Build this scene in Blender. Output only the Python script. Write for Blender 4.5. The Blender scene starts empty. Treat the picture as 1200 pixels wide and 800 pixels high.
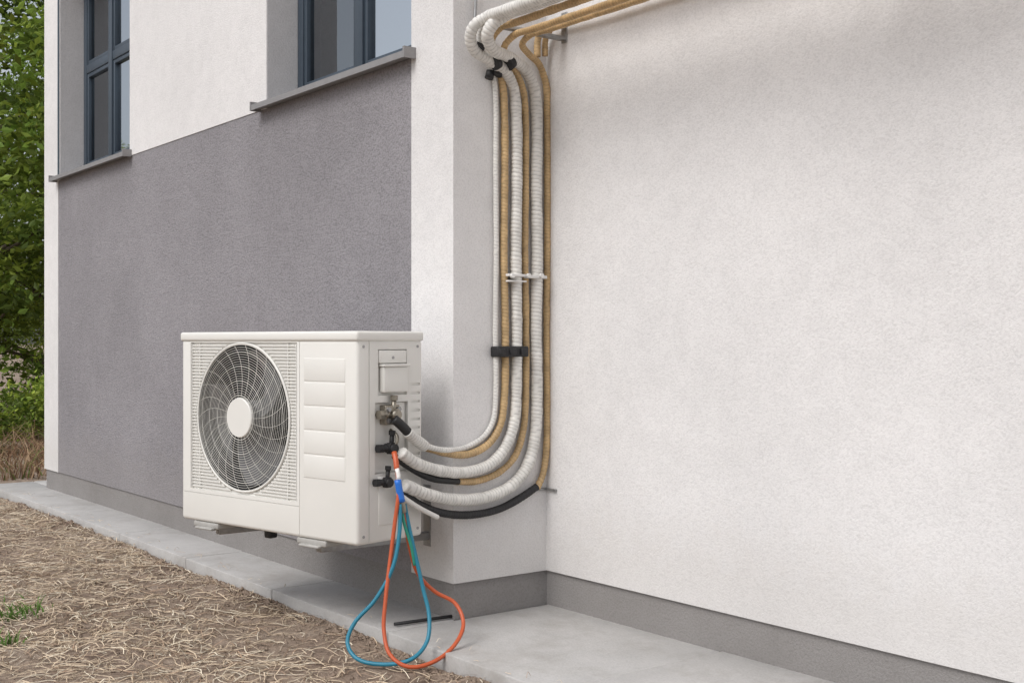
import bpy, bmesh, math, random
from mathutils import Vector, Matrix, noise
random.seed(7)
scene = bpy.context.scene
H = 1.06                       # eye height above paving
YAW = math.radians(52.5)
F = 1400.0
dx, dy = -math.sin(YAW), math.cos(YAW)
rx, ry = math.cos(YAW), math.sin(YAW)
yL, yR, xc, xEnd = 2.59, 3.046, -3.742, -8.96
zP = 0.138
def ray(px, py):
    a = (px-600)/F; b = (400-py)/F
    return Vector((dx+a*rx, dy+a*ry, b))
def onX(px, py, x):
    v = ray(px, py); return Vector((0,0,H)) + v*(x/v.x)
def onD(px, py, D):
    return Vector((0,0,H)) + ray(px, py)*D

# ------------------------------------------------------------ materials
def new_mat(name):
    m = bpy.data.materials.new(name); m.use_nodes = True
    nt = m.node_tree
    return m, nt, nt.nodes['Principled BSDF']
def N(nt, t, **kw):
    n = nt.nodes.new(t)
    for k, v in kw.items():
        if hasattr(n, k) and k not in ('Scale','Detail'): setattr(n, k, v)
        else: n.inputs[k].default_value = v
    return n
def ramp(nt, src, stops):
    r = nt.nodes.new('ShaderNodeValToRGB')
    while len(r.color_ramp.elements) < len(stops): r.color_ramp.elements.new(0.5)
    for e, (p, c) in zip(r.color_ramp.elements, stops):
        e.position = p; e.color = (*c, 1)
    nt.links.new(src, r.inputs[0]); return r
def mixc(nt, a, b, f, mode='MIX'):
    m = nt.nodes.new('ShaderNodeMix'); m.data_type = 'RGBA'; m.blend_type = mode
    def s(inp, v):
        if isinstance(v, (tuple, list)): inp.default_value = (*v, 1)
        elif isinstance(v, (int, float)): inp.default_value = v
        else: nt.links.new(v, inp)
    s(m.inputs[0], f); s(m.inputs[6], a); s(m.inputs[7], b)
    return m.outputs[2]
def stucco(name, col, grain=0.5, mottle=0.10, rough=0.92, dirt=None, fscale=120.0, stain=None, big_scale=1.1):
    m, nt, b = new_mat(name)
    tc = N(nt, 'ShaderNodeTexCoord')
    big = N(nt, 'ShaderNodeTexNoise', Scale=big_scale, Detail=6.0, Roughness=0.62)
    mid = N(nt, 'ShaderNodeTexNoise', Scale=13.0, Detail=6.0, Roughness=0.65)
    fin = N(nt, 'ShaderNodeTexNoise', Scale=fscale, Detail=3.0, Roughness=0.7)
    for n in (big, mid, fin): nt.links.new(tc.outputs['Object'], n.inputs['Vector'])
    lo = tuple(c*(1-mottle) for c in col); hi = tuple(min(c*(1+mottle*0.6), .95) for c in col)
    c1 = ramp(nt, big.outputs[0], [(0.35, lo), (0.65, hi)]).outputs[0]
    g = ramp(nt, mid.outputs[0], [(0.3, (0.93,)*3), (0.7, (1.0,)*3)]).outputs[0]
    c2 = mixc(nt, c1, g, 1.0, 'MULTIPLY')
    g2 = ramp(nt, fin.outputs[0], [(0.36, (1-grain*0.38,)*3), (0.54, (1.0,)*3)]).outputs[0]
    c3 = mixc(nt, c2, g2, 1.0, 'MULTIPLY')
    if stain:
        sn = N(nt, 'ShaderNodeTexNoise', Scale=2.7, Detail=9.0, Roughness=0.72); nt.links.new(tc.outputs['Object'], sn.inputs['Vector'])
        r = ramp(nt, sn.outputs[0], [(0.50, (0,0,0)), (0.74, (1,1,1))])
        c3 = mixc(nt, c3, stain, r.outputs[0])
    if dirt:
        sep = N(nt, 'ShaderNodeSeparateXYZ'); nt.links.new(tc.outputs['Object'], sep.inputs[0])
        ad = N(nt, 'ShaderNodeMath', operation='MULTIPLY_ADD'); nt.links.new(mid.outputs[0], ad.inputs[0])
        ad.inputs[1].default_value = -0.5; nt.links.new(sep.outputs[2], ad.inputs[2])
        r = ramp(nt, ad.outputs[0], [(0.0, (1,1,1)), (0.25, (0,0,0))])
        f = N(nt, 'ShaderNodeMath', operation='MULTIPLY'); nt.links.new(r.outputs[0], f.inputs[0]); f.inputs[1].default_value = 0.35
        c3 = mixc(nt, c3, dirt, f.outputs[0])
    nt.links.new(c3, b.inputs['Base Color']); b.inputs['Roughness'].default_value = rough
    b.inputs['Specular IOR Level'].default_value = 0.2
    sc = N(nt, 'ShaderNodeMath', operation='MULTIPLY_ADD'); nt.links.new(mid.outputs[0], sc.inputs[0]); sc.inputs[1].default_value = .45; nt.links.new(fin.outputs[0], sc.inputs[2])
    bp = N(nt, 'ShaderNodeBump', Strength=min(1, grain*1.3), Distance=0.006)
    nt.links.new(sc.outputs[0], bp.inputs['Height']); nt.links.new(bp.outputs[0], b.inputs['Normal'])
    return m
def plain(name, col, rough=0.5, metal=0.0, var=0.08, scale=25, bump=0.0, spec=0.5, attr=False):
    m, nt, b = new_mat(name)
    tc = N(nt, 'ShaderNodeTexCoord'); n = N(nt, 'ShaderNodeTexNoise', Scale=float(scale), Detail=5.0, Roughness=0.6)
    nt.links.new(tc.outputs['Object'], n.inputs['Vector'])
    c = ramp(nt, n.outputs[0], [(0.3, tuple(x*(1-var) for x in col)), (0.7, tuple(min(x*(1+var*.5), .95) for x in col))]).outputs[0]
    if attr:
        a = N(nt, 'ShaderNodeAttribute'); a.attribute_name = 'Col'
        c = mixc(nt, c, a.outputs['Color'], 1.0, 'MULTIPLY')
    nt.links.new(c, b.inputs['Base Color'])
    b.inputs['Roughness'].default_value = rough; b.inputs['Metallic'].default_value = metal
    b.inputs['Specular IOR Level'].default_value = spec
    if bump:
        bp = N(nt, 'ShaderNodeBump', Strength=bump, Distance=0.004)
        nt.links.new(n.outputs[0], bp.inputs['Height']); nt.links.new(bp.outputs[0], b.inputs['Normal'])
    return m
def attr_mat(name, rough=0.8, transl=0.0):
    m, nt, b = new_mat(name)
    a = N(nt, 'ShaderNodeAttribute'); a.attribute_name = 'Col'
    nt.links.new(a.outputs['Color'], b.inputs['Base Color']); b.inputs['Roughness'].default_value = rough
    b.inputs['Specular IOR Level'].default_value = 0.25
    if transl:
        t = N(nt, 'ShaderNodeBsdfTranslucent'); nt.links.new(a.outputs['Color'], t.inputs['Color'])
        mx = N(nt, 'ShaderNodeMixShader'); mx.inputs[0].default_value = transl
        nt.links.new(b.outputs[0], mx.inputs[1]); nt.links.new(t.outputs[0], mx.inputs[2])
        nt.links.new(mx.outputs[0], nt.nodes['Material Output'].inputs[0])
    return m
M_white = stucco('white_render', (0.80, 0.787, 0.785), 0.30, 0.07, dirt=(0.50, 0.47, 0.44), big_scale=.7, fscale=140.0)
M_grey = stucco('grey_render', (0.325, 0.312, 0.330), 0.72, 0.12, dirt=(0.27, 0.25, 0.24), fscale=110.0)
M_reveal_shade = stucco('reveal_shade_render', (0.62, 0.61, 0.615), 0.3, 0.05)  # white render greyed: the reveal's shade is put into the colour
M_plinth = stucco('plinth_render', (0.31, 0.305, 0.31), 0.5, 0.18, dirt=(0.24, 0.21, 0.18))
M_slab = stucco('paving_concrete', (0.50, 0.49, 0.48), 0.25, 0.16, 0.85, stain=(0.33, 0.31, 0.29))
M_frame = plain('window_frame_paint', (0.050, 0.070, 0.095), 0.4)
M_sill = plain('sill_metal', (0.30, 0.29, 0.29), 0.45, 0.3)
M_room = plain('room_wall', (0.42, 0.38, 0.36), 0.9)
M_sky_reflection = plain('sky_reflection_cloth', (0.74, 0.80, 0.87), 0.9)  # pale blue sheet added behind right panes, standing in for reflected sky
M_ac = plain('ac_cream_paint', (0.765, 0.755, 0.72), 0.38, 0, 0.03, 4)
M_ac2 = plain('ac_grille_paint', (0.60, 0.59, 0.55), 0.45, 0, 0.03, 4)
M_foot = plain('foot_painted_steel', (0.40, 0.39, 0.37), 0.5, 0, 0.15, 20)
M_black = plain('fan_cavity', (0.012, 0.012, 0.014), 0.7)
M_blade = plain('fan_blade_plastic', (0.13, 0.13, 0.135), 0.3)
M_rubber = plain('black_rubber', (0.018, 0.018, 0.02), 0.55, 0, 0.3, 60, 0.3)
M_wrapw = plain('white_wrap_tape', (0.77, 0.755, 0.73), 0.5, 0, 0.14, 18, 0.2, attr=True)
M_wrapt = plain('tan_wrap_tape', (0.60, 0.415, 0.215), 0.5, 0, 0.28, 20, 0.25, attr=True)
M_plastic = plain('white_plastic', (0.78, 0.77, 0.75), 0.4)
M_steel = plain('galvanised_steel', (0.36, 0.36, 0.36), 0.4, 0.7, 0.2, 40)
M_brass = plain('valve_metal', (0.34, 0.31, 0.26), 0.38, 0.85, 0.3, 60)
M_red = plain('red_hose_rubber', (0.52, 0.10, 0.035), 0.4)
M_blue = plain('blue_hose_rubber', (0.02, 0.20, 0.30), 0.4)
M_bluefit = plain('blue_fitting', (0.02, 0.16, 0.60), 0.35)
M_green = plain('green_hose_rubber', (0.03, 0.28, 0.20), 0.4)
M_bark = plain('bark', (0.12, 0.09, 0.065), 0.9, 0, 0.4, 12, 0.8)
M_leaf = attr_mat('leaf', 0.5, 0.42)
M_straw = attr_mat('straw', 0.85)
M_grass = attr_mat('grass_blade', 0.75, 0.2)
def glass(name, ior, tint):
    m, nt, b = new_mat(name)
    tr = N(nt, 'ShaderNodeBsdfTransparent'); tr.inputs[0].default_value = tint
    gl = N(nt, 'ShaderNodeBsdfGlossy'); gl.inputs['Roughness'].default_value = 0.02; gl.inputs['Color'].default_value = (.9, .95, 1, 1)
    lw = N(nt, 'ShaderNodeFresnel'); lw.inputs[0].default_value = ior
    tcn = N(nt, 'ShaderNodeTexCoord'); nn = N(nt, 'ShaderNodeTexNoise', Scale=1.5); nt.links.new(tcn.outputs['Object'], nn.inputs['Vector'])
    bp = N(nt, 'ShaderNodeBump', Strength=0.15, Distance=0.01); nt.links.new(nn.outputs[0], bp.inputs['Height']); nt.links.new(bp.outputs[0], gl.inputs['Normal'])
    mx = N(nt, 'ShaderNodeMixShader')
    nt.links.new(lw.outputs[0], mx.inputs[0]); nt.links.new(tr.outputs[0], mx.inputs[1]); nt.links.new(gl.outputs[0], mx.inputs[2])
    nt.links.new(mx.outputs[0], nt.nodes['Material Output'].inputs[0])
    return m
M_glassA = glass('window_glass', 3.2, (.85, .85, .85, 1))
M_glassB = glass('boosted_reflection_glass', 12.0, (.85, .9, .95, 1))  # index raised to brighten the sky reflection; the coating is made up
M_soil, nt, b = new_mat('soil')
tc = N(nt, 'ShaderNodeTexCoord')
a1 = N(nt, 'ShaderNodeTexNoise', Scale=1.6, Detail=8.0, Roughness=0.65)
a2 = N(nt, 'ShaderNodeTexNoise', Scale=38.0, Detail=8.0, Roughness=0.75)
for n in (a1, a2): nt.links.new(tc.outputs['Object'], n.inputs['Vector'])
c1 = ramp(nt, a1.outputs[0], [(0.33, (0.25, 0.185, 0.145)), (0.5, (0.36, 0.28, 0.22)), (0.68, (0.46, 0.38, 0.31))]).outputs[0]
c2 = ramp(nt, a2.outputs[0], [(0.32, (0.5,)*3), (0.5, (0.9,)*3), (0.7, (1.15,)*3)]).outputs[0]
nt.links.new(mixc(nt, c1, c2, 1.0, 'MULTIPLY'), b.inputs['Base Color'])
b.inputs['Roughness'].default_value = 0.95; b.inputs['Specular IOR Level'].default_value = 0.1
bp = N(nt, 'ShaderNodeBump', Strength=0.8, Distance=0.015)
nt.links.new(a2.outputs[0], bp.inputs['Height']); nt.links.new(bp.outputs[0], b.inputs['Normal'])

# ------------------------------------------------------------ helpers
def link(ob, parent=None):
    scene.collection.objects.link(ob)
    if parent: ob.parent = parent
    return ob
def empty(name, loc=(0,0,0), rotz=0):
    e = bpy.data.objects.new(name, None); e.location = loc; e.rotation_euler = (0,0,rotz)
    e.empty_display_size = 0.2
    return link(e)
def mesh(name, verts, faces, mat, parent=None, smooth=False, cols=None):
    me = bpy.data.meshes.new(name); me.from_pydata([tuple(v) for v in verts], [], faces)
    for mm in (mat if isinstance(mat, list) else [mat]): me.materials.append(mm)
    if smooth: me.polygons.foreach_set('use_smooth', [True]*len(me.polygons))
    if cols:
        ca = me.color_attributes.new('Col', 'FLOAT_COLOR', 'POINT')
        flat = []
        for c in cols: flat += [c[0], c[1], c[2], 1.0]
        ca.data.foreach_set('color', flat)
    me.update()
    return link(bpy.data.objects.new(name, me), parent)
def box(name, lo, hi, mat, parent=None, bev=0.0, seg=2):
    bm = bmesh.new(); bmesh.ops.create_cube(bm, size=1)
    c = [(lo[i]+hi[i])/2 for i in range(3)]; s = [hi[i]-lo[i] for i in range(3)]
    for v in bm.verts: v.co = Vector([c[i]+v.co[i]*s[i] for i in range(3)])
    if bev: bmesh.ops.bevel(bm, geom=bm.edges[:], offset=bev, segments=seg, profile=0.5, affect='EDGES')
    me = bpy.data.meshes.new(name); bm.to_mesh(me); bm.free(); me.materials.append(mat)
    if bev: me.polygons.foreach_set('use_smooth', [True]*len(me.polygons))
    ob = bpy.data.objects.new(name, me)
    if bev:
        try: me.set_sharp_from_angle(angle=math.radians(50))
        except Exception: pass
    return link(ob, parent)
def cyl(name, p0, p1, r, mat, parent=None, seg=20, r2=None):
    p0, p1 = Vector(p0), Vector(p1); ax = (p1-p0); L = ax.length; q = ax.to_track_quat('Z', 'Y').to_matrix()
    r2 = r if r2 is None else r2
    V = []; Fc = []
    for z, rr in ((0, r), (L, r2)):
        for i in range(seg):
            a = 2*math.pi*i/seg; V.append(p0 + q @ Vector((rr*math.cos(a), rr*math.sin(a), z)))
    for i in range(seg): j = (i+1) % seg; Fc.append((i, j, seg+j, seg+i))
    Fc.append(tuple(range(seg-1, -1, -1))); Fc.append(tuple(range(seg, 2*seg)))
    ob = mesh(name, V, Fc, mat, parent)
    if seg > 6:
        for p in ob.data.polygons:
            if len(p.vertices) == 4: p.use_smooth = True
    return ob
def spline(pts, step):
    pts = [Vector(p) for p in pts]
    P = [pts[0]*2-pts[1]] + pts + [pts[-1]*2-pts[-2]]
    dense = []
    for i in range(1, len(P)-2):
        p0, p1, p2, p3 = P[i-1:i+3]
        t0 = 0; t1 = t0+max((p1-p0).length, 1e-5)**.5; t2 = t1+max((p2-p1).length, 1e-5)**.5; t3 = t2+max((p3-p2).length, 1e-5)**.5
        n = max(6, int((p2-p1).length/step))
        for k in range(n):
            t = t1+(t2-t1)*k/n
            A1 = p0*((t1-t)/(t1-t0))+p1*((t-t0)/(t1-t0)); A2 = p1*((t2-t)/(t2-t1))+p2*((t-t1)/(t2-t1)); A3 = p2*((t3-t)/(t3-t2))+p3*((t-t2)/(t3-t2))
            B1 = A1*((t2-t)/(t2-t0))+A2*((t-t0)/(t2-t0)); B2 = A2*((t3-t)/(t3-t1))+A3*((t-t1)/(t3-t1))
            dense.append(B1*((t2-t)/(t2-t1))+B2*((t-t1)/(t2-t1)))
    dense.append(pts[-1])
    out = [dense[0]]; acc = 0
    for a, b in zip(dense, dense[1:]):
        acc += (b-a).length
        if acc >= step*.98: out.append(b); acc = 0
    if (out[-1]-dense[-1]).length > 1e-5: out.append(dense[-1])
    return out
def tube(name, pts, r, mat, parent=None, rib=0.0, pitch=0.014, seg=12, step=0.01):
    path = spline(pts, step); V = []; Fc = []; C = []
    n = len(path); prev = None; s = 0
    for i, p in enumerate(path):
        t = (path[min(i+1, n-1)]-path[max(i-1, 0)]).normalized()
        if prev is None: u = t.orthogonal().normalized()
        else: u = (prev - t*prev.dot(t)).normalized()
        prev = u; v = t.cross(u)
        if i: s += (p-path[i-1]).length
        nz = noise.noise(p*22)
        nz2 = noise.noise(p*6)
        for k in range(seg):
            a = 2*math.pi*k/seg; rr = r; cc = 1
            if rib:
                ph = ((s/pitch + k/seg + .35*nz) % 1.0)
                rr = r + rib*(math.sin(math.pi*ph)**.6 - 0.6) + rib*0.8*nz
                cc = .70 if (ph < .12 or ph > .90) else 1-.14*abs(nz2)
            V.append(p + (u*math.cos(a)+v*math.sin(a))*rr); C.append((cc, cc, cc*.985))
    for i in range(n-1):
        for k in range(seg):
            j = (k+1) % seg; Fc.append((i*seg+k, i*seg+j, (i+1)*seg+j, (i+1)*seg+k))
    Fc.append(tuple(range(seg-1, -1, -1))); Fc.append(tuple(range((n-1)*seg, n*seg)))
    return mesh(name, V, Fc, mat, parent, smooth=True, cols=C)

# ------------------------------------------------------------ ground
def gh(x, y):
    v = Vector((x, y, 0))
    h = -0.050 + 0.018*noise.noise(v*1.3) + 0.014*noise.noise(v*5) + 0.008*noise.noise(v*17)
    return min(h, -0.026)
def axis(lo, hi, step, far):
    out = []; x = lo
    while x < hi: out.append(x); x += step
    out.append(hi)
    d = step; x = hi
    while x < far: d *= 1.35; x += d; out.append(x)
    d = step; x = lo; pre = []
    while x > -far: d *= 1.35; x -= d; pre.append(x)
    return pre[::-1]+out
xs = axis(-9.6, 0.5, 0.03, 400); ys = axis(-0.5, 2.75, 0.02, 400)
V = [(x, y, gh(x, y)) for y in ys for x in xs]; nx = len(xs)
Fc = [(j*nx+i, j*nx+i+1, (j+1)*nx+i+1, (j+1)*nx+i) for j in range(len(ys)-1) for i in range(nx-1)]
mesh('ground', V, Fc, M_soil, smooth=True)

V = []; Fc = []; C = []
def strand(x, y, L, w, col, lift=0.004, zfix=None):
    a = random.uniform(0, 2*math.pi); k = random.uniform(-1.6, 1.6); n = 4
    px, py = x, y; b0 = len(V); z0 = random.uniform(0, lift)
    arch = random.uniform(0, 0.02) if random.random() < .35 else 0.002
    for i in range(n+1):
        ca, sa = math.cos(a), math.sin(a)
        z = (gh(px, py) if zfix is None else zfix)+0.003+z0+arch*math.sin(math.pi*i/n)
        V.append((px-sa*w/2, py+ca*w/2, z)); V.append((px+sa*w/2, py-ca*w/2, z+w*.4)); C.extend([col, col])
        px += ca*L/n; py += sa*L/n; a += k/n+random.uniform(-.25, .25)
    for i in range(n): q = b0+2*i; Fc.append((q, q+1, q+3, q+2))
def scol():
    s = random.random(); t = random.uniform(.6, 1.1)
    return (0.68*t, 0.55*t, 0.40*t) if s < .58 else ((0.38*t, 0.27*t, 0.19*t) if s < .80 else (0.80*t, 0.71*t, 0.56*t))
for i in range(46000):
    x = random.uniform(-9.6, -2.4); y = random.uniform(-0.4, 2.29)
    d = noise.noise(Vector((x*1.1, y*1.1, 3)))+0.35*noise.noise(Vector((x*5, y*5, 1)))
    if random.random() > 0.66+0.9*d: continue
    strand(x, y, random.uniform(.03, .15), random.uniform(.0013, .0036), scol())
for i in range(90):
    strand(random.uniform(-9, -2.6), 2.31+abs(random.gauss(0, .035)), random.uniform(.015, .06), .0018, scol(), .001, .0)
mesh('straw_litter', V, Fc, M_straw, cols=C)
V = []; Fc = []
for i in range(6500):
    x = random.uniform(-9.3, -2.4); y = random.uniform(0, 2.28) if i % 3 else 2.29-abs(random.gauss(0, .04)); r = random.uniform(.003, .012)
    if i % 90 == 0: r *= 2
    z = gh(x, y)+r*.2; b0 = len(V)
    for (a, b_, c) in ((1,0,0),(0,1,0),(-1,0,0),(0,-1,0),(0,0,.8),(0,0,-.6)):
        j = [random.uniform(.7, 1.3) for _ in range(3)]
        V.append((x+a*r*j[0], y+b_*r*j[1], z+c*r*j[2]))
    for f in ((0,1,4),(1,2,4),(2,3,4),(3,0,4),(1,0,5),(2,1,5),(3,2,5),(0,3,5)): Fc.append(tuple(b0+q for q in f))
mesh('soil_clods', V, Fc, M_soil)

def blades(name, items, mat):
    V = []; Fc = []; C = []
    for (x, y, z, L, w, col, lean) in items:
        a = random.uniform(0, 2*math.pi); b0 = len(V); la = random.uniform(0, 2*math.pi)
        for i in range(4):
            t = i/3; ww = w*(1-t*.85)
            cx = x+math.cos(la)*lean*L*t*t; cy = y+math.sin(la)*lean*L*t*t; cz = z+L*t*(1-.35*lean*t)
            V.append((cx-math.cos(a)*ww/2, cy-math.sin(a)*ww/2, cz)); V.append((cx+math.cos(a)*ww/2, cy+math.sin(a)*ww/2, cz))
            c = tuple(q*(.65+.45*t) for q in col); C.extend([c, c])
        for i in range(3): q = b0+2*i; Fc.append((q, q+1, q+3, q+2))
    return mesh(name, V, Fc, mat, cols=C)
it = []
def weed(px, py, n, rad, L):
    v = ray(px, py); p = Vector((0,0,H))+v*((-.045-H)/v.z)
    for _ in range(n):
        x = p.x+random.gauss(0, rad); y = p.y+random.gauss(0, rad); t = random.uniform(.6, 1.2)
        it.append((x, y, gh(x, y), random.uniform(.4, 1)*L, .010, (0.15*t, 0.27*t, 0.06*t), random.uniform(.3, 1.1)))
weed(22, 720, 50, .04, .09); weed(3, 752, 30, .03, .08); weed(38, 714, 14, .03, .05); weed(14, 700, 12, .05, .05)
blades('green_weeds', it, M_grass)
it = []
for _ in range(15000):
    x = random.uniform(-15.5, -9.9); y = random.uniform(0.5, 6.5)
    dn = noise.noise(Vector((x*1.6, y*1.6, 0)))
    if dn < -.10: continue
    t = random.uniform(.55, 1.2); s = random.random()
    col = (0.46*t, 0.32*t, 0.20*t) if s < .6 else ((0.24*t, 0.30*t, 0.09*t) if s < .72 else (.33*t, .19*t, .12*t))
    it.append((x, y, gh(x, y), random.uniform(.06, .30)*(1.0+1.2*dn), .013, col, random.uniform(.3, 1.3)))
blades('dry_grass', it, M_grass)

# ------------------------------------------------------------ paving
paving = empty('paving')
def slab(i, x0, x1, y0, y1):
    dz = random.uniform(-.003, .0015)
    box('slab_%d' % i, (x0+.0035, y0, -.09), (x1-.0035, y1, dz), M_slab, paving, .005)
x = -2.812-0.94*8; i = 0
slab_y = 2.30
while x < 8:
    x1 = x+.94
    if x1 <= -3.7: slab(i, max(x, -9.42), x1, slab_y+random.uniform(-.004, .004), yL+.05)
    else: slab(i, x, x1, slab_y+random.uniform(-.004, .004), yR+.05)
    x = x1; i += 1
box('slab_side', (-9.42, yL+.055, -.09), (xEnd+.05, 8, 0), M_slab, paving, .005)
cyl('kerb_shadow_rod', (-3.795, 2.36, .009), (-3.77, 2.62, .009), .0065, M_rubber, None, 10)  # black rod added to draw the dark shadow line at the kerb

# ------------------------------------------------------------ house
house = empty('rendered_house')
ZT = 6.0
o1a, o1b, o2a, o2b, zs, zh = -8.60, -7.212, -5.339, -4.037, 2.205, 3.65
W = lambda n, lo, hi, m=M_white: box(n, lo, hi, m, house)
W('wall_end_strip', (xEnd, yL, zP), (-8.636, 9, ZT))
W('wall_grey_panel', (-8.636, yL+.004, zP), (-4.037, yL+.3, zs-.012), M_grey)
W('wall_pilaster', (-4.037, yL, zP), (xc, 9, ZT))
W('wall_jamb', (-8.636, yL, zs-.012), (o1a, yL+.3, ZT))
W('wall_between_windows', (o1b, yL, zs-.012), (o2a, yL+.3, ZT))
W('wall_lintel_1', (o1a, yL, zh), (o1b, yL+.3, ZT))
W('wall_lintel_2', (o2a, yL, zh), (o2b, yL+.3, ZT))
W('wall_side', (xc, yR, zP), (8, yR+.3, ZT))
W('plinth_1', (xEnd+.012, yL+.012, -.1), (xc-.012, 8.9, zP-.001), M_plinth)
W('plinth_2', (xc-.012, yR+.012, -.1), (8, yR+.29, zP-.001), M_plinth)
W('roof_slab', (xEnd+.003, yL+.003, ZT), (8, 9, ZT+.2), M_plinth)
W('roof_coping', (xEnd-.04, yL-.04, ZT+.2), (8.04, 9.04, ZT+.24), M_sill)
W('back_wall', (-8.636, 8.7, zP), (-4.037, 9, ZT), M_white)
W('reveal_1', (o1a, yL+.003, zs), (o1a+.004, yL+.17, zh), M_reveal_shade)
W('reveal_2', (o2a, yL+.003, zs), (o2a+.004, yL+.17, zh), M_reveal_shade)
W('trim_strip', (-8.63, yL-.006, zs+.02), (-8.604, yL-.0005, zh), M_frame)
W('room_floor', (-8.63, yL+.3, 1.2), (-4.04, 8.6, 1.3), M_room)
W('room_back', (-8.63, yL+.95, 1.3), (-4.04, yL+1.05, ZT), M_room)
W('room_partition', (-6.3, yL+.3, 1.3), (-6.2, yL+.95, ZT), M_room)
def sill(n, x0, x1):
    V = []
    ya, yb = yL-.055, yL+.175
    sec = [(ya, zs-.02), (ya, zs+.006), (yb, zs+.022), (yb, zs-.002), (yL-.001, zs-.010), (ya+.006, zs-.012), (ya+.006, zs-.020)]
    for x in (x0, x1):
        for (y, z) in sec: V.append((x, y, z))
    k = len(sec); Fc = [(i, (i+1) % k, k+(i+1) % k, k+i) for i in range(k)]
    Fc += [tuple(range(k-1, -1, -1)), tuple(range(k, 2*k))]
    mesh(n, V, Fc, M_sill, house)
    for xx in (x0, x1): box(n+'_end', (xx-.006, ya-.002, zs-.022), (xx+.006, yL+.0-.001, zs+.022), M_sill, house)
sill('sill_1', -8.66, o1b+.03); sill('sill_2', o2a-.06, o2b+.03)
def window(n, x0, x1, z0, z1, mull, trans, y=yL+.165, f0=.055):
    f = .055; d = .06
    b = lambda k, lo, hi, m=M_frame, bv=.004: box(n+k, lo, hi, m, house, bv)
    b('_frame_l', (x0, y, z0), (x0+f0, y+d, z1)); b('_frame_r', (x1-f, y, z0), (x1, y+d, z1))
    b('_frame_b', (x0+f0, y+.001, z0), (x1-f, y+d, z0+f+.015)); b('_frame_t', (x0+f0, y+.001, z1-f), (x1-f, y+d, z1))
    b('_mullion', (mull-.035, y-.004, z0+f+.015), (mull+.035, y+d, z1-f))
    for pi, (a, c, t) in enumerate(((x0+f0, mull-.035, trans), (mull+.035, x1-f, trans))):
        zlist = [z0+f+.015] + ([t] if t else []) + [z1-f]
        if t: b('_transom', (a, y+.002, t-.03), (c, y+d, t+.03))
        for zi in range(len(zlist)-1):
            za = zlist[zi]+(.03 if zi else 0); zb = zlist[zi+1]-(.03 if t and zi == 0 else 0)
            s = .028
            b('_sash', (a, y+.008, za), (a+s, y+.05, zb), M_frame, .003); b('_sash', (c-s, y+.008, za), (c, y+.05, zb), M_frame, .003)
            b('_sash', (a+s, y+.009, za), (c-s, y+.05, za+s), M_frame, .003); b('_sash', (a+s, y+.009, zb-s), (c-s, y+.05, zb), M_frame, .003)
            mesh(n+'_glass', [(a+s, y+.03, za+s), (c-s, y+.03, za+s), (c-s, y+.03, zb-s), (a+s, y+.03, zb-s)], [(0,1,2,3)], M_glassB if pi else M_glassA, house)
window('window_1', o1a+.004, o1b, zs+.024, zh, -8.04, 2.98)
window('window_2', o2a+.004, o2b, zs+.024, zh, -4.735, None)
def sky_reflection_sheet(n, x0, x1, z0, z1, y):
    V = []; k = 90
    for i in range(k+1):
        x = x0+(x1-x0)*i/k; yy = y+.006*math.sin(i*1.1)+.004*math.sin(i*.37)
        V += [(x, yy, z0), (x, yy, z1)]
    mesh(n, V, [(2*i, 2*i+1, 2*i+3, 2*i+2) for i in range(k)], M_sky_reflection, house, True)
sky_reflection_sheet('sky_reflection_sheet_2', -4.72, -4.05, 2.15, 3.64, yL+.245)
sky_reflection_sheet('sky_reflection_sheet_1', -8.02, -7.23, 2.15, 3.64, yL+.245)

# ------------------------------------------------------------ air conditioner
AW, AH, AD = 1.047, 0.755, 0.327
ac = empty('air_conditioner_outdoor_unit', (-4.672, 1.892, 0.342), math.radians(12.4))
body = box('casing', (0, 0, 0), (AW, AD, AH-.03), M_ac, ac, .014, 4)
fx, fz, fr = .392, .425, .284
gx0, gx1, gz0, gz1 = .062, .722, .128, .714
tmp = []
def cut(ob):
    md = body.modifiers.new('b', 'BOOLEAN'); md.operation = 'DIFFERENCE'; md.solver = 'EXACT'; md.object = ob; tmp.append(ob)
cut(box('c1', (gx0, -.05, gz0), (gx1, .010, gz1), M_ac, ac, 0))
cut(cyl('c2', (fx, -.06, fz), (fx, .22, fz), fr, M_ac, ac, 96))
cut(box('c3', (AW-.018, .085, .245), (AW+.05, .25, .50), M_ac, ac, 0))
cut(box('c4', (AW-.012, .10, .525), (AW+.05, .245, .69), M_ac, ac, 0))
cut(box('c5', (AW-.004, .055, -.01), (AW+.05, .059, AH), M_ac, ac, 0))
cut(box('c6', (.735, -.05, .005), (.738, .004, AH), M_ac, ac, 0))
cut(box('c7', (.003, -.05, .112), (.735, .0035, .1145), M_ac, ac, 0))
for q in range(9):
    cut(box('c8', (AW-.006, .268, .30+q*.032), (AW+.05, .312, .310+q*.032), M_ac, ac, 0))
bpy.context.view_layer.update()
dg = bpy.context.evaluated_depsgraph_get()
nm = bpy.data.meshes.new_from_object(body.evaluated_get(dg))
body.modifiers.clear(); body.data = nm
try: nm.set_sharp_from_angle(angle=math.radians(35))
except Exception: pass
for o in tmp: bpy.data.objects.remove(o)
A = lambda n, lo, hi, m=M_ac, bv=.003, s=2: box(n, lo, hi, m, ac, bv, s)
A('lid', (-.005, -.006, AH-.036), (AW+.005, AD+.004, AH), M_ac, .010, 4)
V = []; Fc = []; sg = 64
for r_, y_ in ((fr-.0015, .012), (fr-.0015, .21), (0.001, .21)):
    for i in range(sg):
        a = 2*math.pi*i/sg; V.append((fx+r_*math.cos(a), y_, fz+r_*math.sin(a)))
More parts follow.
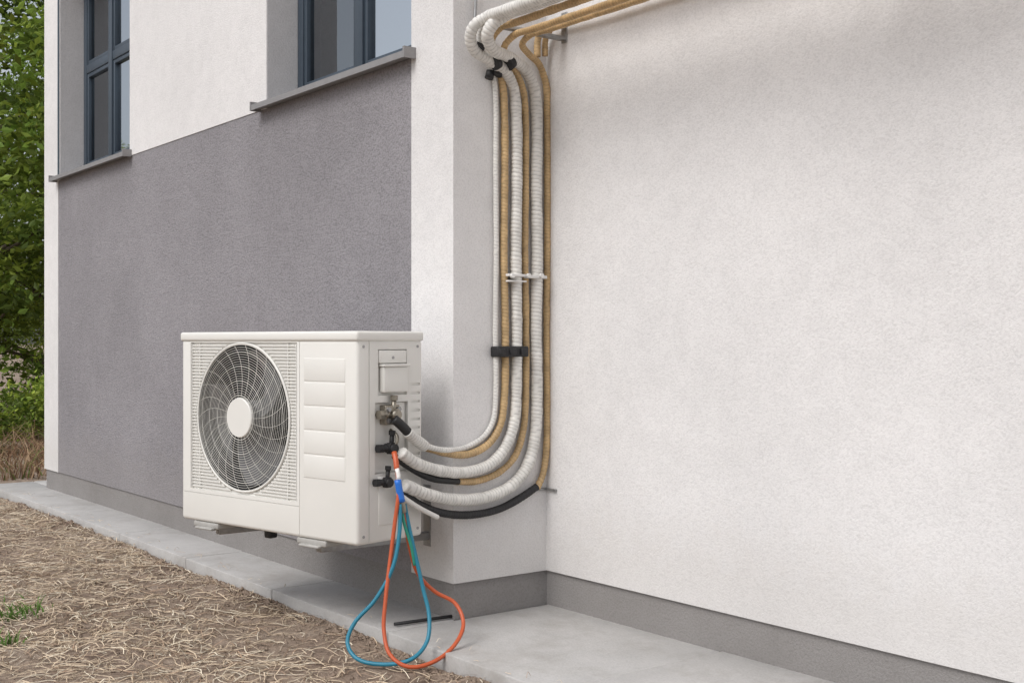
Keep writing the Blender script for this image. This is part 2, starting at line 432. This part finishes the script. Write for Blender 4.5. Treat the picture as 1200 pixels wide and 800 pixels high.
for k in range(2):
    for i in range(sg): j = (i+1) % sg; Fc.append((k*sg+i, k*sg+j, (k+1)*sg+j, (k+1)*sg+i))
mesh('fan_shroud', V, Fc, M_black, ac, True)
for bI in range(3):
    V = []; Fc = []; nr, na = 8, 12
    for i in range(nr+1):
        r_ = .06+(fr-.02-.06)*i/nr
        sweep = .6*(i/nr)**1.3
        for j in range(na+1):
            t = j/na; ang = bI*2*math.pi/3+sweep+t*(1.35-.2*math.sin(i/nr*3.1))
            V.append((fx+r_*math.cos(ang), .055+.07*(t-.5)+.02*math.sin(t*3.14), fz+r_*math.sin(ang)))
    for i in range(nr):
        for j in range(na): q = i*(na+1)+j; Fc.append((q, q+1, q+na+2, q+na+1))
    mesh('fan_blade_%d' % bI, V, Fc, M_blade, ac, True)
cyl('fan_hub', (fx, .03, fz), (fx, .19, fz), .065, M_blade, ac, 40)
def ring(r_, y_, w, mat, name):
    V = []; Fc = []; n = 80; m = 6
    for i in range(n):
        a = 2*math.pi*i/n
        for k in range(m):
            b_ = 2*math.pi*k/m; rr = r_+w*math.cos(b_)
            V.append((fx+rr*math.cos(a), y_+w*math.sin(b_), fz+rr*math.sin(a)))
    for i in range(n):
        for k in range(m):
            i2 = (i+1) % n; k2 = (k+1) % m; Fc.append((i*m+k, i2*m+k, i2*m+k2, i*m+k2))
    mesh(name, V, Fc, mat, ac, True)
ring(fr+.001, .004, .0050, M_ac, 'guard_rim')
nrg = 22
for i in range(nrg):
    rr = .086+(fr-.090)*i/(nrg-1); u = rr/fr
    ring(rr, -.010+.012*u*u, .00095 if i % 6 else .0017, M_ac2, 'guard_ring_%d' % i)
for i in range(26):
    a0 = 2*math.pi*i/26; pts = []
    for k in range(7):
        t = k/6; rr = .075+(fr-.075)*t; a = a0+.30*t*t; u = rr/fr
        pts.append((fx+rr*math.cos(a), -.0085+.012*u*u, fz+rr*math.sin(a)))
    tube('guard_spoke_%d' % i, pts, .0010, M_ac2, ac, seg=6, step=.02)
cyl('guard_hub', (fx, .0, fz), (fx, -.014, fz), .080, M_ac, ac, 60, r2=.074)
V = []; Fc = []
def bar(x0, x1, z):
    if x1-x0 < .004: return
    b0 = len(V)
    for xx in (x0, x1): V.extend([(xx, .0095, z-.0034), (xx, .0025, z-.0026), (xx, .0025, z+.0026), (xx, .0095, z+.0034)])
    for f in ((0,1,5,4),(1,2,6,5),(2,3,7,6),(0,3,2,1),(4,5,6,7)): Fc.append(tuple(b0+q for q in f))
z = gz0+.012
while z < gz1-.008:
    dzz = abs(z-fz); R = fr+.010
    if dzz < R:
        h_ = math.sqrt(R*R-dzz*dzz); bar(gx0+.008, fx-h_, z); bar(fx+h_, gx1-.008, z)
    else: bar(gx0+.008, gx1-.008, z)
    z += .0125
mesh('grille_bars', V, Fc, M_ac, ac)
for (xx) in (gx0+.004, gx0+.055, gx1-.058, gx1-.007):
    dd = abs(xx-fx)
    if dd < fr+.01:
        h_ = math.sqrt((fr+.012)**2-dd*dd)
        A('grille_post', (xx, .003, gz0+.003), (xx+.003, .0099, fz-h_), M_ac, 0); A('grille_post', (xx, .003, fz+h_), (xx+.003, .0099, gz1-.003), M_ac, 0)
    else: A('grille_post', (xx, .001, gz0+.003), (xx+.003, .0099, gz1-.003), M_ac, 0)
for i, z in enumerate([.616, .528, .440, .352, .264]):
    A('emboss_%d' % i, (.762, -.0018, z-.041), (.985, .012, z+.041), M_ac, .0017, 3)
A('service_cover_top', (AW-.010, .104, .64), (AW+.004, .241, .686), M_ac, .004)
A('service_cover', (AW-.010, .115, .535), (AW+.016, .236, .628), M_ac, .006, 3)
A('cover_lip', (AW-.010, .110, .628), (AW+.022, .241, .637), M_ac, .002)
A('valve_plate', (AW-.002, .10, .06), (AW+.004, .245, .235), M_ac, .003)
A('valve_bracket', (AW-.020, .09, .25), (AW-.012, .245, .495), M_ac, 0)
for q, (yy, z_) in enumerate(((.03, .70), (.03, .03), (.30, .70), (.30, .03), (.17, .66))):
    cyl('screw_%d' % q, (AW, yy, z_), (AW+.0065 if q == 4 else AW+.002, yy, z_), .0055, M_steel, ac, 10)
for k, xx in enumerate((.16, .80)):
    A('foot_%d' % k, (xx-.085, .004, -.024), (xx+.075, AD+.02, -.001), M_foot, .005)
    A('foot_lip_%d' % k, (xx-.06, -.010, -.030), (xx+.05, .04, -.020), M_foot, .004)
A('drain_elbow_base', (.40, .10, -.05), (.44, .14, -.001), M_rubber, .008)
br = empty('wall_bracket')
for k, (xa, ya) in enumerate(((-4.53, 1.985), (-3.92, 2.11))):
    box('arm_%d' % k, (xa-.018, ya, .286), (xa+.018, yL+.004, .314), M_steel, br, .002)
    box('plate_%d' % k, (xa-.024, yL-.004, .26), (xa+.024, yL+.006, .50), M_steel, br, .001)
def valve(y, z, s=1.0, black=False):
    n = 'valve'
    m = M_rubber if black else M_brass
    cyl(n+'_body', (AW-.02, y, z), (AW+.035*s, y, z), .015*s, m, ac, 18)
    cyl(n+'_nut', (AW+.006, y, z), (AW+.026*s, y, z), .021*s, m, ac, 6)
    cyl(n+'_stem', (AW+.012, y, z), (AW+.012, y-.038*s, z+.002), .0115*s, m, ac, 14)
    cyl(n+'_cap', (AW+.012, y-.036*s, z+.002), (AW+.012, y-.058*s, z+.002), .0145*s, M_rubber if black else M_brass, ac, 6)
    cyl(n+'_port', (AW+.016, y, z), (AW+.016, y+.004, z+.045*s), .008*s, m, ac, 12)
    cyl(n+'_portcap', (AW+.016, y+.004, z+.043*s), (AW+.016, y+.005, z+.058*s), .0115*s, m, ac, 6)
valve(.16, .455, 1.2); valve(.15, .335, 1.1, True); valve(.13, .215, 1.0, True)
A('valve_block', (AW-.02, .12, .42), (AW+.02, .19, .49), M_brass, .004)
for q in range(4):
    yy = .13+.05*(q % 2); z_ = .435+.04*(q//2)
    cyl('bolt', (AW+.02, yy, z_), (AW+.030, yy, z_), .009, M_steel, ac, 6)
tube('copper_link', [(AW+.0, .16, .40), (AW+.03, .165, .38), (AW+.03, .16, .35), (AW+.01, .15, .335)], .006, M_brass, ac, seg=8, step=.01)

# ------------------------------------------------------------ pipes
pipes = empty('refrigerant_pipe_bundle')
wT, wt, wn = xc+.026, xc+.018, xc+.014
def build(n, pts, r, mat, rib, pitch, run=None, seg=14, step=None):
    P = [onX(*p) for p in pts]
    if run:
        q = P[-1]
        P += [q+Vector((.12, 0, .0)), q+Vector((1.0, .0, .0)), q+Vector((run, .0, .0))]
    tube(n, P, r, mat, pipes, rib, pitch, seg, step or pitch/5)
R = 3.2
build('thin_white_pipe', [(497,522,-3.655),(520,527,-3.68),(548,523,wn),(568,510,wn),(578,492,wn),(581,460,wn),(580.5,380,wn),(581.5,300,wn),(581,200,wn),(581,120,wn),(579,95,wn),(572,74,wn+.01),(563,55,wn+.03),(562,38,wn+.05),(570,24,wn+.09)],
      .0105, M_wrapw, .0007, .013, R, 10)
build('white_sleeve', [(477,506,-3.63),(486,514,-3.64),(498,523,-3.655)], .0195, M_wrapw, .003, .012)
build('black_sleeve', [(462,491,-3.635),(469,497,-3.63),(479,507,-3.63)], .0175, M_rubber, 0, .02)
build('tan_pipe', [(500,524,-3.685),(525,531,-3.70),(552,531,wt),(573,519,wt),(586,498,wt),(591,465,wt),(592,380,wt),(590.5,300,wt),(591.5,200,wt),(591,130,wt),(589,100,wt),(584,80,wt+.01),(577,62,wt+.03),(576,46,wt+.06),(586,33,wt+.10)],
      .0145, M_wrapt, .0020, .014, R, 12)
build('thick_white_pipe', [(470,530,-3.625),(485,541,-3.63),(510,550,-3.65),(545,553,-3.695),(575,543,wT),(594,520,wT),(603,490,wT),(605,450,wT),(605.5,380,wT),(604.5,300,wT),(605.5,220,wT),(605,140,wT),(602,105,wT+.004),(592,84,wT+.02),(573,70,wT+.04),(557,60,wT+.05),(551,45,wT+.07),(556,30,wT+.10),(572,20,wT+.14)],
      .0215, M_wrapw, .0028, .0155, R, 16)
build('tan_pipe_2', [(535,564,-3.70),(560,563,wt-.002),(585,553,wt),(603,535,wt),(613,505,wt),(616,470,wt),(616.5,380,wt),(615.5,300,wt),(616,140,wt),(613,105,wt),(604,84,wt+.01),(594,70,wt+.04),(591,55,wt+.07),(602,42,wt+.10)],
      .0130, M_wrapt, .0020, .014, R, 12)
build('black_lower_sleeve', [(462,534,-3.64),(478,546,-3.655),(505,560,-3.67),(537,564,-3.70)], .0125, M_rubber, 0, .02)
build('thick_white_pipe_2', [(474,568,-3.625),(495,577,-3.63),(530,585,-3.66),(570,582,-3.705),(600,568,wT),(618,545,wT),(627,510,wT),(629,460,wT),(628,380,wT),(629.5,300,wT),(628.5,220,wT),(629,140,wT),(626,105,wT),(615,82,wT+.012),(598,68,wT+.05),(578,58,wT+.10),(571,42,wT+.13),(578,28,wT+.16),(596,16,wT+.20)],
      .0225, M_wrapw, .0028, .0155, R, 16)
build('tan_pipe_3', [(629,572,wt),(636,556,wt),(640,530,wt),(641,480,wt),(640.5,380,wt),(641.3,300,wt),(641,130,wt),(640,100,wt),(632,76,wt+.01),(620,64,wt+.04),(612,52,wt+.07),(620,42,wt+.11)],
      .0130, M_wrapt, .0020, .014, R, 12)
build('black_tail_pipe', [(474,578,-3.64),(488,589,-3.645),(515,600,-3.66),(550,603,-3.69),(585,596,wT),(610,583,wT),(629,570,wT)], .0150, M_rubber, .0012, .014)
build('cut_end', [(466,578,-3.62),(490,594,-3.625),(513,606,-3.63)], .009, M_wrapw, 0, .02)
for k, (y_, z_, r_, m_) in enumerate(((2.975, 2.292, .0135, M_wrapt), (3.015, 2.300, .012, M_wrapt))):
    tube('upper_tan_pipe_%d' % k, [(xc+.03, y_, z_-.10), (xc+.035, y_, z_-.03), (xc+.07, y_, z_), (xc+.4, y_, z_), (xc+3.2, y_, z_)], r_, m_, pipes, .0020, .014, 10, .003)
tube('upper_conduit', [onX(556, 26, xc+.02), onX(557, 12, xc+.02), onX(558, -120, xc+.02)], .007, M_steel, pipes, seg=10, step=.02)
def strap(n, px0, px1, py, hh, thick, mat, x=xc):
    a = onX(px0, py, x+.05); b_ = onX(px1, py, x+.05)
    box(n, (xc+.001, min(a.y, b_.y), a.z-hh), (x+.052, max(a.y, b_.y), a.z+hh), mat, pipes, thick, 3)
strap('black_clamp', 583, 620, 412, .021, .007, M_rubber)
for p_ in (588, 601, 614):
    a = onX(p_, 412, xc+.055); box('clamp_buckle', (xc+.05, a.y-.014, a.z-.012), (xc+.062, a.y+.014, a.z+.012), M_rubber, pipes, .003)
strap('zip_tie', 596, 616, 322, .005, .002, M_plastic); strap('zip_tie', 596, 617, 329, .003, .001, M_plastic)
strap('zip_tie', 619, 641, 324, .006, .002, M_plastic)
for p_ in (600, 619, 634):
    a = onX(p_, 323, xc+.054); cyl('tie_head', (xc+.05, a.y, a.z), (xc+.064, a.y, a.z), .009, M_plastic, pipes, 10)
a = onX(636, 573, xc+.02)
box('steel_hook', (xc+.001, a.y-.01, a.z-.006), (xc+.012, yR-.002, a.z+.004), M_steel, pipes, .001)
box('steel_hook_pin', (xc+.012, yR-.012, a.z-.006), (xc+.07, yR-.002, a.z+.003), M_steel, pipes, .001)
def black_ring(px, py, X, r_, L, dirv):
    c = onX(px, py, X); d_ = Vector(dirv).normalized()
    cyl('black_collar', c-d_*L/2, c+d_*L/2, r_, M_rubber, pipes, 18)
black_ring(597, 74, wT+.05, .027, .026, (0, .6, .5)); black_ring(581, 74, wT+.05, .026, .022, (0, .8, .5))
black_ring(574, 88, wn+.01, .017, .03, (0, .3, 1)); black_ring(583, 86, wt+.02, .02, .02, (0, .3, 1))
black_ring(560, 55, wT+.055, .027, .014, (0, .4, 1))
for k, xx in enumerate((-3.64, -2.0, -1.0)):
    box('tray_bracket_%d' % k, (xx, 2.70, 2.248), (xx+.03, yR-.001, 2.262), M_steel, pipes, .001)
    box('tray_back_%d' % k, (xx-.001, yR-.006, 2.24), (xx+.031, yR+.002, 2.36), M_steel, pipes, .001)

# ------------------------------------------------------------ service hoses
hose = empty('gauge_hose')
def hz(n, pts, r, mat):
    tube(n, [onD(*p) for p in pts], r, mat, hose, seg=10, step=.012)
hz('red_hose', [(462,532,4.24),(465,548,4.20),(467,575,4.17),(463,610,4.16),(458,650,4.15),(452,700,4.12),(450,740,4.09),(458,768,4.05),(480,781,4.03),(510,774,4.06),(535,752,4.13),(543,728,4.2),(533,706,4.24),(510,693,4.24),(490,672,4.22),(480,640,4.2),(475,610,4.19),(472,588,4.19)], .0072, M_red)
hz('blue_hose', [(469,590,4.17),(468,625,4.16),(460,665,4.14),(440,702,4.13),(415,730,4.12),(407,752,4.10),(418,771,4.06),(450,778,4.04),(482,772,4.05),(500,752,4.10),(503,722,4.15),(496,690,4.18),(488,655,4.19),(480,620,4.19),(474,590,4.19)], .0072, M_blue)
hz('green_hose', [(470,584,4.18),(473,610,4.18),(482,640,4.185),(486,662,4.19)], .006, M_green)
hz('blue_fitting', [(466,562,4.17),(468,574,4.17),(471,588,4.17)], .0125, M_bluefit)
hz('red_fitting', [(462,530,4.22),(464,540,4.20),(465,550,4.19)], .010, M_red)
hz('white_fitting', [(465,549,4.18),(467,556,4.175),(467,562,4.17)], .008, M_plastic)
hz('metal_fitting', [(471,586,4.175),(472,592,4.175),(473,600,4.18)], .010, M_brass)

# ------------------------------------------------------------ trees
def tree_mesh(name, seed, ht, rad, nl, base, ls=1.0, mul=1.0):
    rnd = random.Random(seed)
    V = []; Fc = []; C = []; mi = []
    def limb(p0, p1, r0, r1, bend):
        mid = (p0+p1)/2+Vector([rnd.uniform(-bend, bend) for _ in range(3)])
        path = [p0*(1-t)**2+mid*2*t*(1-t)+p1*t*t for t in [k/6 for k in range(7)]]
        b0 = len(V); sg = 8
        for i, p in enumerate(path):
            t = (path[min(i+1, 6)]-path[max(i-1, 0)]).normalized(); u = t.orthogonal().normalized(); v = t.cross(u); r_ = r0+(r1-r0)*i/6
            for k in range(sg):
                a = 2*math.pi*k/sg; V.append(p+(u*math.cos(a)+v*math.sin(a))*r_); C.append((.1, .08, .06))
        for i in range(6):
            for k in range(sg): j = (k+1) % sg; Fc.append((b0+i*sg+k, b0+i*sg+j, b0+(i+1)*sg+j, b0+(i+1)*sg+k)); mi.append(1)
        return path
    k_ = ht/7.5
    tr_ = limb(Vector((0, 0, -.1)), Vector((.2*k_, .1*k_, ht*.8)), .14*k_, .03*k_, .3*k_)
    tips = []
    for i in range(16):
        k = rnd.uniform(.15, .95); p = tr_[min(6, int(k*6))]; a = rnd.uniform(0, 6.28)
        e = Vector((math.cos(a)*rad*rnd.uniform(.5, .9), math.sin(a)*rad*rnd.uniform(.5, .9), p.z+rnd.uniform(.2, 1.2)*k_))
        limb(p, e, .05*k_, .012*k_, .3*k_); tips.append(e)
    clumps = list(tips)
    while len(clumps) < 130:
        q = Vector([rnd.gauss(0, 1) for _ in range(3)]).normalized()*rnd.uniform(.5, 1.03)
        z = base+(ht-base)*(.5+.5*q.z)
        prof = 1-.25*abs(q.z)
        clumps.append(Vector((q.x*rad*prof, q.y*rad*prof, z)))
    per = nl//len(clumps)
    for c in clumps:
        cr = rnd.uniform(.18, .45)*min(1, rad/2); br_ = rnd.uniform(.4, 1.5)*mul; ye = rnd.random()
        for _k in range(per):
            o = Vector((rnd.gauss(0, cr), rnd.gauss(0, cr), rnd.gauss(0, cr*.5)))
            p = c+o; s = rnd.uniform(.04, .075)*ls
            nrm = Vector((rnd.gauss(0, .6), rnd.gauss(0, .6), rnd.uniform(.2, 1))).normalized()
            u = nrm.orthogonal().normalized(); u.rotate(Matrix.Rotation(rnd.uniform(0, 6.28), 3, nrm)); v = nrm.cross(u)
            b0 = len(V); V.extend([p-u*s, p+v*s*.55+u*s*.1-nrm*s*.15, p+u*s*1.1, p-v*s*.55+u*s*.1-nrm*s*.15])
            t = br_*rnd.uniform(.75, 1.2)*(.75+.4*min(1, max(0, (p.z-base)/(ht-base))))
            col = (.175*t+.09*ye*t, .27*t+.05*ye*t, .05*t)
            C.extend([col]*4); Fc.append((b0, b0+1, b0+2, b0+3)); mi.append(0)
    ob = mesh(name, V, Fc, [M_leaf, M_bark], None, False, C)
    ob.data.polygons.foreach_set('material_index', mi)
    return ob
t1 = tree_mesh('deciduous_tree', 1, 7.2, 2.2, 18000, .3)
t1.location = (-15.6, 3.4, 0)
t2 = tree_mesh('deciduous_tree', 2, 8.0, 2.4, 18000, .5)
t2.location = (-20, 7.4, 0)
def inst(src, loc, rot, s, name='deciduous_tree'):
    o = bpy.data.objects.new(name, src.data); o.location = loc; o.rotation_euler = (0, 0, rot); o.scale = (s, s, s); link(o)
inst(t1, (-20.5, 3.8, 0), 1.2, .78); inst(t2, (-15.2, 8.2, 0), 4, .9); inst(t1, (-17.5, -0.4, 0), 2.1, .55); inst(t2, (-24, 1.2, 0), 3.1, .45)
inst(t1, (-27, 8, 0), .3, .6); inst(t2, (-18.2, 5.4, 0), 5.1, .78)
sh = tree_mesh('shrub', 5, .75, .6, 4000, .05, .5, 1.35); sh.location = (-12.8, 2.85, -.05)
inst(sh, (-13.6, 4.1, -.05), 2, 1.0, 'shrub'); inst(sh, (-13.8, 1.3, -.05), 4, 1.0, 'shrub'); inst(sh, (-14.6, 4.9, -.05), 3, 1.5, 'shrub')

# ------------------------------------------------------------ light
w = bpy.data.worlds.new('World'); scene.world = w; w.use_nodes = True
nt = w.node_tree; bg = nt.nodes['Background']
sky = N(nt, 'ShaderNodeTexSky'); sky.sky_type = 'NISHITA'; sky.sun_disc = False
el, az = math.radians(50), math.radians(170)
sky.sun_elevation = el; sky.sun_rotation = az; sky.air_density = 1.0; sky.dust_density = 3.0
hs = N(nt, 'ShaderNodeHueSaturation'); hs.inputs['Saturation'].default_value = 0.34
nt.links.new(sky.outputs[0], hs.inputs['Color']); nt.links.new(hs.outputs[0], bg.inputs[0]); bg.inputs[1].default_value = 0.15
sd = bpy.data.lights.new('sun', 'SUN'); sd.energy = 1.45; sd.angle = math.radians(32); sd.color = (1, .98, .955)
so = link(bpy.data.objects.new('sun', sd))
dirv = Vector((math.sin(az)*math.cos(el), math.cos(az)*math.cos(el), math.sin(el)))
so.rotation_euler = (-dirv).to_track_quat('-Z', 'Y').to_euler()

cam = bpy.data.cameras.new('camera'); co = link(bpy.data.objects.new('camera', cam))
cam.lens = 42.0; cam.sensor_width = 36; cam.clip_end = 2000; cam.clip_start = .05
co.location = (0, 0, H); co.rotation_euler = (math.radians(90), 0, YAW)
scene.camera = co
scene.view_settings.view_transform = 'Standard'; scene.view_settings.look = 'None'; scene.view_settings.exposure = 0
